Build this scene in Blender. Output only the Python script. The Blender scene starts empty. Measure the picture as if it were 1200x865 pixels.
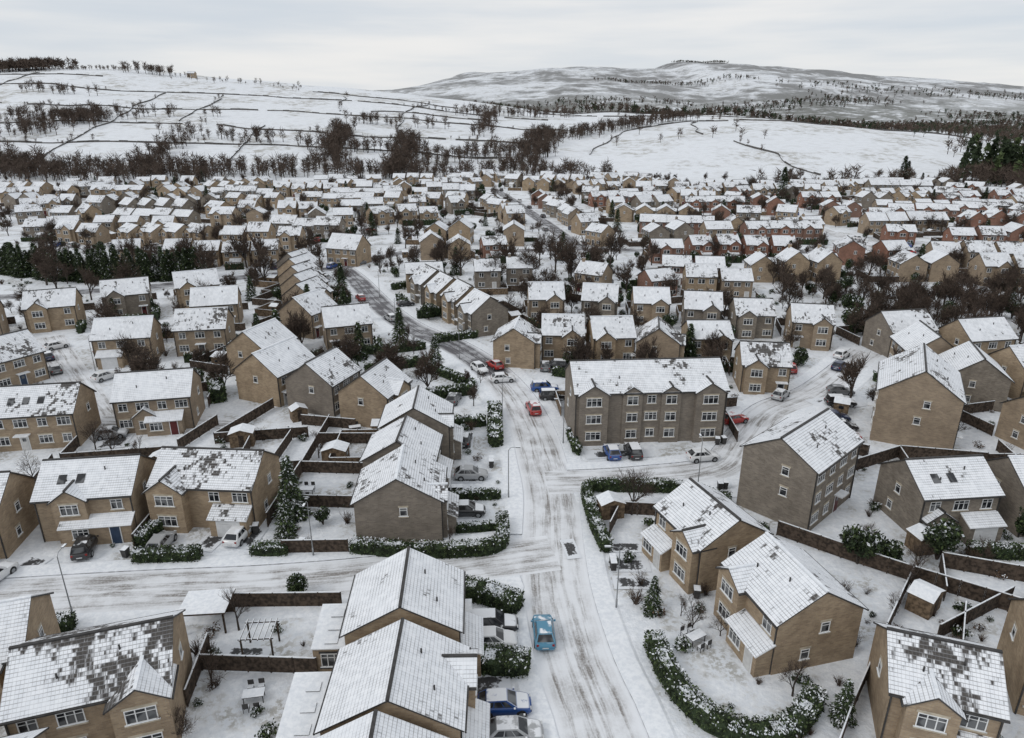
import bpy, math, random
import numpy as np
from mathutils import Vector, Matrix, noise
R=random.Random(7)
scene=bpy.context.scene
COL=scene.collection
# ------------------------------------------------------------------ materials
class NT:
    def __init__(s,m):
        s.m=m; s.t=m.node_tree; s.n=s.t.nodes; s.l=s.t.links
    def add(s,typ,**kw):
        nd=s.n.new(typ)
        for k,v in kw.items(): setattr(nd,k,v)
        return nd
    def link(s,a,b): s.l.new(a,b)
    def math(s,op,a,b=None,c=None,clamp=False):
        nd=s.n.new('ShaderNodeMath'); nd.operation=op; nd.use_clamp=clamp
        for i,v in enumerate((a,b,c)):
            if v is None: continue
            if isinstance(v,(int,float)): nd.inputs[i].default_value=v
            else: s.l.new(v,nd.inputs[i])
        return nd.outputs[0]
    def vmath(s,op,a,b=None):
        nd=s.n.new('ShaderNodeVectorMath'); nd.operation=op
        for i,v in enumerate((a,b)):
            if v is None: continue
            if isinstance(v,tuple): nd.inputs[i].default_value=v
            else: s.l.new(v,nd.inputs[i])
        return nd.outputs[0]
    def mix(s,f,a,b):
        nd=s.n.new('ShaderNodeMix'); nd.data_type='RGBA'; nd.clamp_result=False
        for sock,v in ((nd.inputs[0],f),(nd.inputs[6],a),(nd.inputs[7],b)):
            if isinstance(v,(int,float)): sock.default_value=v
            elif isinstance(v,tuple): sock.default_value=v if len(v)==4 else (*v,1)
            else: s.l.new(v,sock)
        return nd.outputs[2]
    def rng(s,v,a,b,c=0.0,d=1.0,smooth=True):
        nd=s.n.new('ShaderNodeMapRange'); nd.interpolation_type='SMOOTHSTEP' if smooth else 'LINEAR'
        s.l.new(v,nd.inputs[0])
        nd.inputs[1].default_value=a; nd.inputs[2].default_value=b; nd.inputs[3].default_value=c; nd.inputs[4].default_value=d
        return nd.outputs[0]
    def noise(s,vec,scale,detail=3,rough=.55):
        nd=s.n.new('ShaderNodeTexNoise'); nd.inputs['Scale'].default_value=scale
        nd.inputs['Detail'].default_value=detail; nd.inputs['Roughness'].default_value=rough
        if vec is not None: s.l.new(vec,nd.inputs['Vector'])
        return nd.outputs['Fac']
    def bump(s,h,strength,dist=.05):
        nd=s.n.new('ShaderNodeBump'); nd.inputs['Strength'].default_value=strength; nd.inputs['Distance'].default_value=dist
        s.l.new(h,nd.inputs['Height']); s.l.new(nd.outputs[0],s.bsdf.inputs['Normal'])
def newmat(name,rough=.8,spec=.3,col=None,metal=0):
    m=bpy.data.materials.new(name); m.use_nodes=True
    nt=NT(m); nt.bsdf=nt.n['Principled BSDF']
    nt.bsdf.inputs['Roughness'].default_value=rough
    nt.bsdf.inputs['Specular IOR Level'].default_value=spec
    nt.bsdf.inputs['Metallic'].default_value=metal
    if col: 
        nt.bsdf.inputs['Base Color'].default_value=(*col,1); m.diffuse_color=(*col,1)
    return m,nt
SNOW=(.80,.83,.875)
def simple(name,col,rough=.8,var=.25,scale=2.0,spec=.3,metal=0):
    m,nt=newmat(name,rough,spec,col,metal)
    g=nt.add('ShaderNodeNewGeometry')
    n=nt.noise(g.outputs['Position'],scale,1)
    d=tuple(c*(1-var) for c in col); l=tuple(min(1,c*(1+var)) for c in col)
    nt.link(nt.mix(nt.rng(n,.3,.7),d,l),nt.bsdf.inputs['Base Color'])
    return m
def wallmat(name,c1,c2,mort,gm=.38):
    m,nt=newmat(name,.9,.2,c1)
    uv=nt.add('ShaderNodeUVMap'); oi=nt.add('ShaderNodeObjectInfo')
    br=nt.add('ShaderNodeTexBrick')
    nt.link(uv.outputs[0],br.inputs['Vector'])
    for k,v in (('Scale',1.0),('Mortar Size',.012),('Brick Width',.40),('Row Height',.14),('Bias',0.0)): br.inputs[k].default_value=v
    br.inputs['Color1'].default_value=(*c1,1); br.inputs['Color2'].default_value=(*c2,1); br.inputs['Mortar'].default_value=(*mort,1)
    g=nt.add('ShaderNodeNewGeometry')
    n=nt.noise(g.outputs['Position'],.7,4,.65)
    c=nt.mix(nt.rng(n,.35,.72,0,.5),br.outputs['Color'],tuple(x*.5 for x in c2))
    grey=nt.mix(nt.math('MULTIPLY',oi.outputs['Random'],gm),c,(.20,.175,.155))
    nt.link(grey,nt.bsdf.inputs['Base Color'])
    return m
M_buff=wallmat('buff_stone',(.45,.34,.22),(.31,.225,.145),(.37,.325,.265))
M_grey=wallmat('grey_stone',(.29,.25,.20),(.185,.157,.127),(.28,.26,.235))
M_red=wallmat('red_brick',(.31,.14,.09),(.22,.10,.065),(.26,.2,.17))
def roofmat(name='snowy_roof_tiles',bias=-.014):
    m,nt=newmat(name,.85,.2,SNOW)
    uv=nt.add('ShaderNodeUVMap').outputs[0]; oi=nt.add('ShaderNodeObjectInfo').outputs['Random']
    TW,TH=.24,.29
    cmb=nt.add('ShaderNodeCombineXYZ')
    nt.link(nt.math('MULTIPLY',oi,71.0),cmb.inputs[2])
    snap=nt.vmath('SNAP',uv,(.06,TH,1.0))
    p=nt.vmath('ADD',snap,cmb.outputs[0])
    n1=nt.noise(nt.vmath('ADD',uv,cmb.outputs[0]),.25,2); n2=nt.noise(nt.vmath('MULTIPLY',p,(1,.8,1)),1.7,3,.7)
    s=nt.math('ADD',nt.math('MULTIPLY',n1,.50),nt.math('MULTIPLY',n2,.50))
    r2=nt.math('FRACT',nt.math('MULTIPLY',oi,17.3))
    s=nt.math('ADD',s,nt.math('MULTIPLY',nt.math('SUBTRACT',r2,.5),.11))
    s=nt.math('ADD',s,bias)
    mask=nt.rng(s,.545,.61)
    su=nt.add('ShaderNodeSeparateXYZ'); nt.link(uv,su.inputs[0])
    row=nt.math('ABSOLUTE',nt.math('SUBTRACT',nt.math('FRACT',nt.math('DIVIDE',su.outputs[1],TH)),.5))
    colm=nt.math('ABSOLUTE',nt.math('SUBTRACT',nt.math('FRACT',nt.math('DIVIDE',su.outputs[0],TW)),.5))
    rowl=nt.rng(row,.37,.47); coll=nt.rng(colm,.40,.49)
    line=nt.math('MAXIMUM',nt.math('MULTIPLY',coll,.5),nt.math('MULTIPLY',rowl,.78))
    line=nt.math('MULTIPLY',line,nt.rng(s,.36,.52,.30,1.0))
    g=nt.add('ShaderNodeNewGeometry').outputs['Position']
    n3=nt.noise(g,5,1)
    tile=nt.mix(n3,(.038,.036,.037),(.12,.11,.10))
    sn=nt.mix(nt.rng(n2,.35,.6),(.83,.855,.89),(.76,.79,.83))
    sn=nt.mix(line,sn,(.18,.17,.17))
    edge=nt.math('MULTIPLY',nt.math('MAXIMUM',nt.math('MULTIPLY',coll,.4),rowl),.35)
    tl=nt.mix(edge,tile,(.42,.44,.47))
    nt.link(nt.mix(mask,sn,tl),nt.bsdf.inputs['Base Color'])
    return m
M_roof=roofmat(); 
M_frame=simple('white_upvc',(.74,.75,.75),.5,.05)
M_glass,ng=newmat('window_glass',.08,.5,(.03,.035,.04))
_g=ng.add('ShaderNodeNewGeometry').outputs['Position']
ng.link(ng.mix(ng.rng(ng.noise(_g,.9,1),.45,.6),(.018,.02,.024),(.13,.135,.14)),ng.bsdf.inputs['Base Color'])
M_stone=simple('stone_trim',(.43,.38,.30),.8,.15)
M_doors=[simple('door_paint',c,.45,.1) for c in ((.05,.05,.055),(.10,.02,.02),(.03,.05,.09),(.55,.55,.54))]
M_dark=simple('dark_trim',(.05,.048,.047),.6)
M_garage=simple('garage_door_white',(.66,.67,.68),.5,.05)
M_snow,nt=newmat('snow',.75,.25,SNOW)
g=nt.add('ShaderNodeNewGeometry').outputs['Position']
nt.link(nt.mix(nt.rng(nt.noise(g,2.5,3,.65),.3,.7),(.70,.735,.78),(.84,.865,.895)),nt.bsdf.inputs['Base Color'])
M_kerb=simple('snowy_kerb',(.42,.43,.45),.85,.35,1.5)
M_fence=simple('fence_timber',(.065,.048,.036),.9,.5,3)
M_fence2=simple('fence_timber_light',(.16,.115,.075),.9,.4,3)
M_bark=simple('bark',(.055,.044,.037),.9,.4,4)
M_twig=simple('twigs',(.085,.063,.050),.9,.4,3)
M_leaf=simple('evergreen_leaf',(.026,.040,.018),.8,.55,2)
M_leaf2=simple('evergreen_leaf_light',(.070,.098,.038),.8,.5,2)
M_leafb=simple('dead_leaf',(.13,.08,.045),.8,.5,2)
M_wall=simple('dry_stone',(.10,.095,.09),.9,.4,1)
M_metal=simple('galvanised_steel',(.30,.31,.32),.45,.1,metal=.6)
M_rubber=simple('rubber',(.025,.025,.026),.7)
M_lens=simple('lamp_lens',(.55,.56,.57),.2,.05)
M_tail=simple('tail_lamp',(.25,.015,.012),.3,.05)
# ground
M_ground,nt=newmat('snowy_ground',.8,.2,SNOW)
g=nt.add('ShaderNodeNewGeometry').outputs['Position']; sp=nt.add('ShaderNodeSeparateXYZ'); nt.link(g,sp.inputs[0])
n1=nt.noise(g,.16,4,.6); n2=nt.noise(g,1.6,5,.68); n3=nt.noise(g,.02,5,.6)
c=nt.mix(nt.rng(n2,.3,.72),(.66,.695,.74),(.84,.865,.895))
gr=nt.math('MULTIPLY',nt.rng(n1,.47,.62),nt.rng(n2,.42,.58))
vill=nt.rng(sp.outputs[1],380,460,1,.25)
c=nt.mix(nt.math('MULTIPLY',nt.math('MULTIPLY',gr,vill),.68),c,(.21,.19,.145))
hill=nt.rng(sp.outputs[1],430,520)
c=nt.mix(nt.math('MULTIPLY',nt.math('MULTIPLY',nt.rng(n3,.48,.60),nt.rng(nt.noise(g,.12,5,.7),.43,.60)),nt.math('MULTIPLY',hill,.62)),c,(.26,.24,.19))
moor=nt.rng(sp.outputs[1],1050,1500)
n4=nt.noise(nt.vmath('MULTIPLY',g,(1,1.0,2.0)),.0032,6,.62)
n5=nt.noise(g,.018,4,.7)
hm=nt.rng(nt.math('ADD',nt.math('MULTIPLY',n4,.65),nt.math('MULTIPLY',n5,.35)),.44,.56)
c=nt.mix(nt.math('MULTIPLY',nt.math('MULTIPLY',hm,moor),.9),c,(.12,.115,.105))
xk=nt.math('SUBTRACT',sp.outputs[0],850); kn=nt.math('MULTIPLY',nt.rng(nt.math('ABSOLUTE',xk),150,330,1,0),nt.rng(sp.outputs[1],3080,3300))
c=nt.mix(nt.math('MULTIPLY',kn,nt.rng(n5,.38,.55,.3,.85)),c,(.09,.085,.08))
vf=nt.math('MULTIPLY',nt.math('MULTIPLY',nt.rng(sp.outputs[1],1080,1250),nt.rng(sp.outputs[1],1800,2300,1,0)),nt.rng(n5,.36,.52))
c=nt.mix(nt.math('MULTIPLY',vf,.85),c,(.10,.10,.075))
c=nt.mix(nt.math('MULTIPLY',moor,.17),c,(.50,.53,.57))  # distance haze painted into the ground colour as a pale blend over the moor
nt.link(c,nt.bsdf.inputs['Base Color']); nt.bump(nt.noise(g,2.0,3,.65),.8,.14)
# road
def roadmat(name,dirt):
    m,nt=newmat(name,.7,.3,(.6,.6,.6))
    uv=nt.add('ShaderNodeUVMap').outputs[0]; su=nt.add('ShaderNodeSeparateXYZ'); nt.link(uv,su.inputs[0])
    g=nt.add('ShaderNodeNewGeometry').outputs['Position']
    w=nt.noise(nt.vmath('MULTIPLY',uv,(1.0,.07,1.0)),1.0,3)
    u=nt.math('ABSOLUTE',nt.math('ADD',su.outputs[0],nt.math('MULTIPLY',nt.math('SUBTRACT',w,.5),3.2)))
    def tr(c,wd):
        d=nt.math('ABSOLUTE',nt.math('SUBTRACT',u,c))
        return nt.rng(d,0,wd,1,0)
    t=nt.math('MAXIMUM',tr(.6,.5),nt.math('MULTIPLY',tr(2.0,.45),.8))
    st=nt.noise(nt.vmath('MULTIPLY',uv,(2.6,.14,1.0)),1.6,4,.68)
    blot=nt.noise(g,.28,4,.6); fine=nt.noise(g,5,3,.7)
    f=nt.math('MULTIPLY',t,nt.rng(st,.34,.60))
    f=nt.math('MULTIPLY',f,nt.rng(blot,.32,.6,.5,1))
    f=nt.math('ADD',nt.math('MULTIPLY',f,.72+dirt*.3),nt.math('MULTIPLY',nt.rng(blot,.38,.64),nt.rng(st,.3,.7,.18+dirt*.2,.50+dirt*.3)))
    f=nt.math('ADD',f,.04+.55*dirt)
    f=nt.math('MULTIPLY',f,nt.rng(fine,.25,.6,.5,1.0),None,True)
    ed=nt.rng(nt.math('ABSOLUTE',su.outputs[0]),2.2,3.1,1,.22)
    f=nt.math('MULTIPLY',f,ed)
    c=nt.mix(f,(.79,.815,.85),(.26-.15*dirt,.247-.14*dirt,.235-.12*dirt))
    nt.link(c,nt.bsdf.inputs['Base Color']); nt.bump(fine,.4,.03)
    return m
M_road=roadmat('snowy_road',.1); M_road2=roadmat('slushy_road',1.0)
M_tar,nt=newmat('wet_tarmac_drive',.55,.4,(.06,.06,.06))
g=nt.add('ShaderNodeNewGeometry').outputs['Position']
uv=nt.add('ShaderNodeUVMap').outputs[0]; su=nt.add('ShaderNodeSeparateXYZ'); nt.link(uv,su.inputs[0])
ed=nt.math('MAXIMUM',nt.math('ABSOLUTE',su.outputs[0]),nt.math('ABSOLUTE',su.outputs[1]))
f=nt.math('ADD',nt.math('MULTIPLY',nt.noise(g,.9,4,.65),.6),nt.math('MULTIPLY',nt.noise(g,4,3,.6),.4))
f=nt.rng(nt.math('ADD',f,nt.rng(ed,.45,1.0,-.02,.28)),.50,.60)
nt.link(nt.mix(f,(.05,.05,.052),(.72,.75,.79)),nt.bsdf.inputs['Base Color'])
def carpaint(name,col):
    m,nt=newmat(name,.28,.5,col); nt.bsdf.inputs['Coat Weight'].default_value=.4
    g=nt.add('ShaderNodeNewGeometry'); s=nt.add('ShaderNodeSeparateXYZ'); nt.link(g.outputs['Normal'],s.inputs[0])
    oi=nt.add('ShaderNodeObjectInfo').outputs['Random']
    n=nt.noise(g.outputs['Position'],1.1,3)
    f=nt.rng(nt.math('ADD',n,nt.math('MULTIPLY',nt.math('SUBTRACT',oi,.5),.5)),.36,.48)
    f=nt.math('MULTIPLY',f,nt.rng(s.outputs[2],.75,.93))
    nt.link(nt.mix(f,col,(.78,.80,.83)),nt.bsdf.inputs['Base Color'])
    nt.link(nt.math('ADD',nt.math('MULTIPLY',f,.5),.28),nt.bsdf.inputs['Roughness'])
    return m
# ------------------------------------------------------------------ mesh builder
class MB:
    def __init__(s): s.v=[]; s.f=[]; s.m=[]; s.sm=[]
    def face(s,pts,mat=0,smooth=False):
        b=len(s.v); s.v.extend([tuple(p) for p in pts]); s.f.append(tuple(range(b,b+len(pts)))); s.m.append(mat); s.sm.append(smooth)
    def fbox(s,o,r,n,u0,u1,z0,z1,d0,d1,mat,top=None):
        P=[]
        for d in (d0,d1):
            for (u,z) in ((u0,z0),(u1,z0),(u1,z1),(u0,z1)):
                P.append((o[0]+r[0]*u+n[0]*d, o[1]+r[1]*u+n[1]*d, o[2]+z))
        b=len(s.v); s.v.extend(P)
        for i,q in enumerate(((4,5,6,7),(1,0,3,2),(5,1,2,6),(0,4,7,3),(7,6,2,3),(0,1,5,4))):
            s.f.append(tuple(b+k for k in q)); s.m.append(top if (top is not None and i==4) else mat); s.sm.append(False)
    def box(s,x0,x1,y0,y1,z0,z1,mat,top=None):
        s.fbox((0,0,0),(1,0,0),(0,-1,0),x0,x1,z0,z1,-y1,-y0,mat,top)
    def slab(s,q,th,mt,ms):
        q=[Vector(p) for p in q]; n=(q[1]-q[0]).cross(q[2]-q[0]).normalized()
        if n.z<0: q=[q[0],q[3],q[2],q[1]]; n=-n
        b=[p-n*th for p in q]
        s.face(q,mt); s.face(b[::-1],ms)
        for i in range(4):
            j=(i+1)%4; s.face((q[j],q[i],b[i],b[j]),ms)
    def tube(s,p,q,r0,r1,k,mat,smooth=True):
        p=Vector(p);q=Vector(q); d=(q-p)
        if d.length<1e-6: return
        d.normalize(); a=d.orthogonal().normalized(); c=d.cross(a)
        b=len(s.v)
        for (pp,r) in ((p,r0),(q,r1)):
            for i in range(k):
                t=2*math.pi*i/k; s.v.append(tuple(pp+a*math.cos(t)*r+c*math.sin(t)*r))
        for i in range(k):
            j=(i+1)%k; s.f.append((b+i,b+j,b+k+j,b+k+i)); s.m.append(mat); s.sm.append(smooth)
    def cyl(s,p,q,r,k,mat,r1=None):
        r1=r if r1 is None else r1
        s.tube(p,q,r,r1,k,mat); b=len(s.v)-2*k
        s.f.append(tuple(b+i for i in range(k))[::-1]); s.m.append(mat); s.sm.append(False)
        s.f.append(tuple(b+k+i for i in range(k))); s.m.append(mat); s.sm.append(False)
    def mesh(s,name,mats,uv=False,uvs=None):
        me=bpy.data.meshes.new(name); me.from_pydata(s.v,[],s.f)
        for m in mats: me.materials.append(m)
        me.polygons.foreach_set('material_index',s.m); me.polygons.foreach_set('use_smooth',s.sm)
        if uv:
            lay=me.uv_layers.new(name='UVMap'); Z=Vector((0,0,1)); k=0; out=[]
            if uvs: out=[c for f in s.f for i in f for c in uvs[i]]
            else:
                for f in s.f:
                    a,b,c=(Vector(s.v[f[i]]) for i in range(3)); n=(b-a).cross(c-a)
                    if n.length<1e-9: n=Vector((0,0,1))
                    n.normalize(); t=Z.cross(n)
                    if t.length<.05: t=Vector((1,0,0))
                    t.normalize(); w=n.cross(t)
                    for i in f:
                        p=Vector(s.v[i]); out+= [p.dot(t)+50,p.dot(w)+50]
            lay.data.foreach_set('uv',out)
        me.update(); return me
def place(name,me,x=0,y=0,z=0,rot=0,s=1.0):
    o=bpy.data.objects.new(name,me); o.location=(x,y,z); o.rotation_euler=(0,0,math.radians(rot))
    o.scale=(s,s,s) if isinstance(s,(int,float)) else s
    COL.objects.link(o); return o
# ------------------------------------------------------------------ terrain
def interp(x,xs,ys):
    return float(np.interp(x,xs,ys))
def sst(t): t=max(0,min(1,t)); return t*t*(3-2*t)
LX=[-3000,-1400,-700,-520,-400,-284,-140,-40,60,200,400,3000]; LZ=[60,80,96,96,88,78,66,50,32,20,12,12]
MX=[-3000,-1200,-436,-158,158,475,640,713,760,960,1020,1100,1386,1782,2178,2600,5000]
MZ=[40,65,118,180,204,206,216,240,246,242,228,222,204,168,132,104,60]
def T(x,y):
    if y<400: return 0.0
    h=0.0
    t=(y-445)/550
    if t>0:
        c=interp(x,LX,LZ)
        k=t if t<.9 else .9+.1*math.sin(min(1,(t-.9)/.2)*math.pi/2)
        if y>1000: k=max(.25,1-(y-1000)/900)
        h+=c*k*min(1,t*6)
    rr=math.exp(-((x-245)/215)**2)
    h+=25*rr*(sst((y-405)/350) if y<760 else 1-.5*sst((y-760)/500))
    if y>1200:
        c=interp(x,MX,MZ)
        v=sst((y-1250)/2250) if y<3500 else max(0,1-(y-3500)/3500)
        h+=c*v
        a=min(1,(y-1200)/1200)
        h+=a*(18*noise.noise(Vector((x/420,y/420,0)))+8*noise.noise(Vector((x/130,y/130,3))))
    if y>450:
        h+=min(1,(y-450)/150)*(3.5*noise.noise(Vector((x/90,y/90,7)))+3.5*noise.noise(Vector((x/210,y/210,17))))
    return h
ys=list(np.arange(-200,400,50))+list(np.arange(400,1300,11))+list(np.arange(1300,4200,45))+[4400,4800,5500,7000,9000,13000]
xs=[-13000,-9000,-6000,-4500,-3500,-2800,-2200,-1800,-1500,-1300]+list(np.arange(-1150,1150,16))+list(np.arange(1150,3000,60))+[3200,3800,4500,6000,9000,13000]
mb=MB(); nx=len(xs)
for y in ys:
    for x in xs: mb.v.append((float(x),float(y),T(x,y)))
for j in range(len(ys)-1):
    for i in range(nx-1):
        a=j*nx+i; mb.f.append((a,a+1,a+nx+1,a+nx)); mb.m.append(0); mb.sm.append(True)
place('ground',mb.mesh('ground',[M_ground]))
# ------------------------------------------------------------------ roads
def smooth(pts,step=2.0):
    P=[Vector((p[0],p[1],0)) for p in pts]; P=[P[0]*2-P[1]]+P+[P[-1]*2-P[-2]]; out=[]
    for i in range(1,len(P)-2):
        n=max(2,int((P[i+1]-P[i]).length/step))
        for k in range(n):
            t=k/n; a,b,c,d=P[i-1],P[i],P[i+1],P[i+2]
            out.append(.5*((2*b)+(c-a)*t+(2*a-5*b+4*c-d)*t*t+(3*b-a-3*c+d)*t**3))
    out.append(P[-2]); return out
ROADS=[
 ([(7.5,25),(6.6,37),(5.2,44),(4.3,52.5),(4.2,60.5),(4.5,70.7),(3.8,79.2),(2.7,89.4),(0,102),(-4.5,114),(-11.4,126),(-20.4,136.8),(-27.8,150),(-34.6,165),(-41.5,181),(-49,196)],6.4,M_road,True),
 ([(4.2,59.5),(-12,56),(-24,54.3),(-36,53.4),(-50,52),(-75,49)],6.0,M_road,True),
 ([(4.2,73.6),(10,74),(17,75),(26,77.5),(32,86),(38.5,95),(49,103),(66,122)],5.5,M_road,True),
 ([(-49,196),(-75,183),(-100,170),(-140,158)],6,M_road2,False),
 ([(-49,196),(-40,212),(-28,222),(0,222),(22.5,224),(60,222),(120,220),(200,212),(280,205)],6,M_road2,False),
 ([(22.5,224),(13.6,280),(0,357),(-10,410)],7,M_road2,False),
 ([(120,220),(118,270),(125,340)],6,M_road,False),
 ([(-60,92),(-70,104),(-80,116),(-92,131)],5.5,M_road,False),
 ([(-60,92),(-40,90.5)],3.5,M_road,False),
 ([(-210,262),(-100,264),(-35,262),(13,268)],5,M_road,False),
 ([(-230,340),(-100,341),(0,341)],5,M_road,False),
]
RC=[smooth(r[0]) for r in ROADS]
RA=[np.array([(p.x,p.y) for p in c]) for c in RC]
def road_d(x,y,skip=-1):
    m=1e9
    for i,a in enumerate(RA):
        if i==skip: continue
        d=math.sqrt(float(((a[:,0]-x)**2+(a[:,1]-y)**2).min()))-ROADS[i][1]/2
        m=min(m,d)
    return m
for i,(pts,w,mt,pav) in enumerate(ROADS):
    c=RC[i]; mb=MB(); uvs=[]; L=0; z=.012+.004*i
    pv=MB()
    prev=None
    for k,p in enumerate(c):
        t=(c[min(k+1,len(c)-1)]-c[max(k-1,0)]).normalized(); nr=Vector((t.y,-t.x,0))
        if k: L+=(p-c[k-1]).length
        for u in (-w/2,0,w/2):
            q=p+nr*u; mb.v.append((q.x,q.y,z)); uvs.append((u,L))
        if k:
            b=(k-1)*3
            for e in (0,1):
                mb.f.append((b+e,b+e+1,b+e+4,b+e+3)); mb.m.append(1 if (i==0 and p.y>112) else 0); mb.sm.append(False)
            if pav:
                for sg in (-1,1):
                    a0=prev[0]+prev[1]*sg*(w/2); a1=prev[0]+prev[1]*sg*(w/2+1.8); b0=p+nr*sg*(w/2); b1=p+nr*sg*(w/2+1.8)
                    mid=(a0+b1)/2
                    if road_d(mid.x,mid.y,i)<.9: continue
                    q=[Vector((v.x,v.y,.12+.008*i)) for v in (a0,b0,b1,a1)]
                    kk=[p_ + (p2-p_)*.08 for p_,p2 in ((q[0],q[3]),(q[1],q[2]))]
                    ko=[p_ + (p2-p_)*1.15 for p_,p2 in ((q[0],q[3]),(q[1],q[2]))]
                    def up(a,b,cc,d,m_):
                        qq=[a,b,cc,d]; nn=(b-a).cross(cc-a)
                        if nn.z<0: qq=qq[::-1]
                        pv.face(qq,m_)
                    up(q[0],q[1],kk[1],kk[0],0); up(kk[0],kk[1],q[2],q[3],0)
                    lo=[Vector((v.x,v.y,0)) for v in (q[0],q[1],ko[1],ko[0])]
                    pv.face((q[0],q[1],lo[1],lo[0]),1); up(q[3],q[2],lo[2],lo[3],0)
        prev=(p,nr)
    place('road',mb.mesh('road',[mt,M_road2],True,uvs))
    if pav: place('pavement',pv.mesh('pavement',[M_snow,M_kerb]))
# cleared driveway patches
mb=MB(); duv=[]; kz=0
for (x,y,w,d,a) in ((-2.6,41.9,5,2.6,3),(-2.9,46.3,4,1.8,3),(11.6,57.3,4,2.2,0),(11.6,54.6,4,2.0,0),(11.6,60.3,4,1.8,0),(-31.3,61.5,2.4,3.8,-12),(-47.6,57.3,2.6,3,-15),(-22,45.6,4,1.2,0),(6.0,60,1.5,3.4,10),(36,62,4,3,30),(26,88.6,7,4,10),(14,81.0,9,2.4,4),(24,71,5,1.8,0),(9.3,100,3.5,8,0),(50,98,8,5,20),(-38,66.8,2.2,6,5),(-55.5,56.8,3,3,0),(-5.6,74.6,4,2.4,0),(-5.6,66.8,4,2.4,0),(-7,84,3.5,5,0),(48,60.8,3.4,3,6),(44,88,4,9,0),(-54,84.5,4,4,10),(-27.8,62,3,4,-5)):
    ca,sa=math.cos(math.radians(a)),math.sin(math.radians(a)); kz+=1
    mb.face([(x+ca*u-sa*v,y+sa*u+ca*v,.06+.0005*kz) for u,v in ((-w/2,-d/2),(w/2,-d/2),(w/2,d/2),(-w/2,d/2))]); duv+=[(-1,-1),(1,-1),(1,1),(-1,1)]
place('driveway',mb.mesh('driveway',[M_tar],True,duv))
# ------------------------------------------------------------------ houses
SH_=2.42
def window(mb,o,r,n,u,zb,w,h,det,d0=0.0):
    if det:
        a=.065
        mb.fbox(o,r,n,u-w/2,u+w/2,zb,zb+a,d0,d0+.06,2); mb.fbox(o,r,n,u-w/2,u+w/2,zb+h-a,zb+h,d0,d0+.06,2)
        mb.fbox(o,r,n,u-w/2,u-w/2+a,zb+a,zb+h-a,d0,d0+.06,2); mb.fbox(o,r,n,u+w/2-a,u+w/2,zb+a,zb+h-a,d0,d0+.06,2)
        k=max(1,round(w/.62))
        for i in range(1,k):
            x=u-w/2+w*i/k; mb.fbox(o,r,n,x-.035,x+.035,zb+a,zb+h-a,d0,d0+.05,2)
        mb.fbox(o,r,n,u-w/2+a,u+w/2-a,zb+h*.68,zb+h*.68+.045,d0,d0+.045,2)
        mb.fbox(o,r,n,u-w/2+a,u+w/2-a,zb+a,zb+h-a,d0,d0+.018,3)
        mb.fbox(o,r,n,u-w/2-.12,u+w/2+.12,zb-.13,zb-.003,d0,d0+.12,4,8)
        mb.fbox(o,r,n,u-w/2-.12,u+w/2+.12,zb+h+.003,zb+h+.2,d0,d0+.03,4)
    else:
        mb.fbox(o,r,n,u-w/2,u+w/2,zb,zb+h,d0,d0+.05,2)
        k=2
        for i in range(k):
            a=u-w/2+w*i/k+.08; b=u-w/2+w*(i+1)/k-.06
            mb.fbox(o,r,n,a,b,zb+.09,zb+h-.09,d0+.05,d0+.06,3)
def door(mb,o,r,n,u,det):
    mb.fbox(o,r,n,u-.55,u+.55,0,2.1,0,.05,2); mb.fbox(o,r,n,u-.45,u+.45,0,2.0,.05,.08,5)
    if det:
        mb.fbox(o,r,n,u-.22,u+.22,1.3,1.75,.08,.09,3)
        mb.fbox(o,r,n,u-.9,u+.9,2.25,2.38,0,.9,2,8)
def facade(mb,o,r,n,W,st,rg,dr,det,skips=()):
    k=max(2,round(W/2.8)); ds=rg.randrange(k) if dr else -1
    for s in range(st):
        for i in range(k):
            u=-W/2+W*(i+.5)/k
            if any(a-.5<u<b+.5 for a,b,top in skips if s*SH_<top-.3): continue
            if s==0 and i==ds: door(mb,o,r,n,u,det); continue
            w=1.65 if (i+s)%2==0 else 1.15
            window(mb,o,r,n,u,s*SH_+.9,w,1.15,det)
def hroof(mb,x0,x1,hd,ev,rise,axis,cx,ov=.3,ovg=.15):
    t=rise/hd; zr=ev+rise+.14; ze=ev-ov*t+.14
    for sg in (-1,1):
        q=[(x0-ovg,sg*(hd+ov),ze),(x1+ovg,sg*(hd+ov),ze),(x1+ovg,0,zr),(x0-ovg,0,zr)]
        if axis=='x': q=[(a,b+cx,c) for a,b,c in q]
        else: q=[(b+cx,a,c) for a,b,c in q]
        mb.slab(q,.12,1,6)
        gy=sg*(hd+ov+.06)
        if axis=='x': mb.box(x0-ovg,x1+ovg,cx+gy-.06,cx+gy+.06,ze-.17,ze-.05,6)
        else: mb.box(cx+gy-.06,cx+gy+.06,x0-ovg,x1+ovg,ze-.17,ze-.05,6)
    k=6 if R.random()<.6 else 8
    if axis=='x': mb.box(x0-ovg,x1+ovg,cx-.12,cx+.12,zr-.06,zr+.07,k)
    else: mb.box(cx-.12,cx+.12,x0-ovg,x1+ovg,zr-.06,zr+.07,k)
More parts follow.
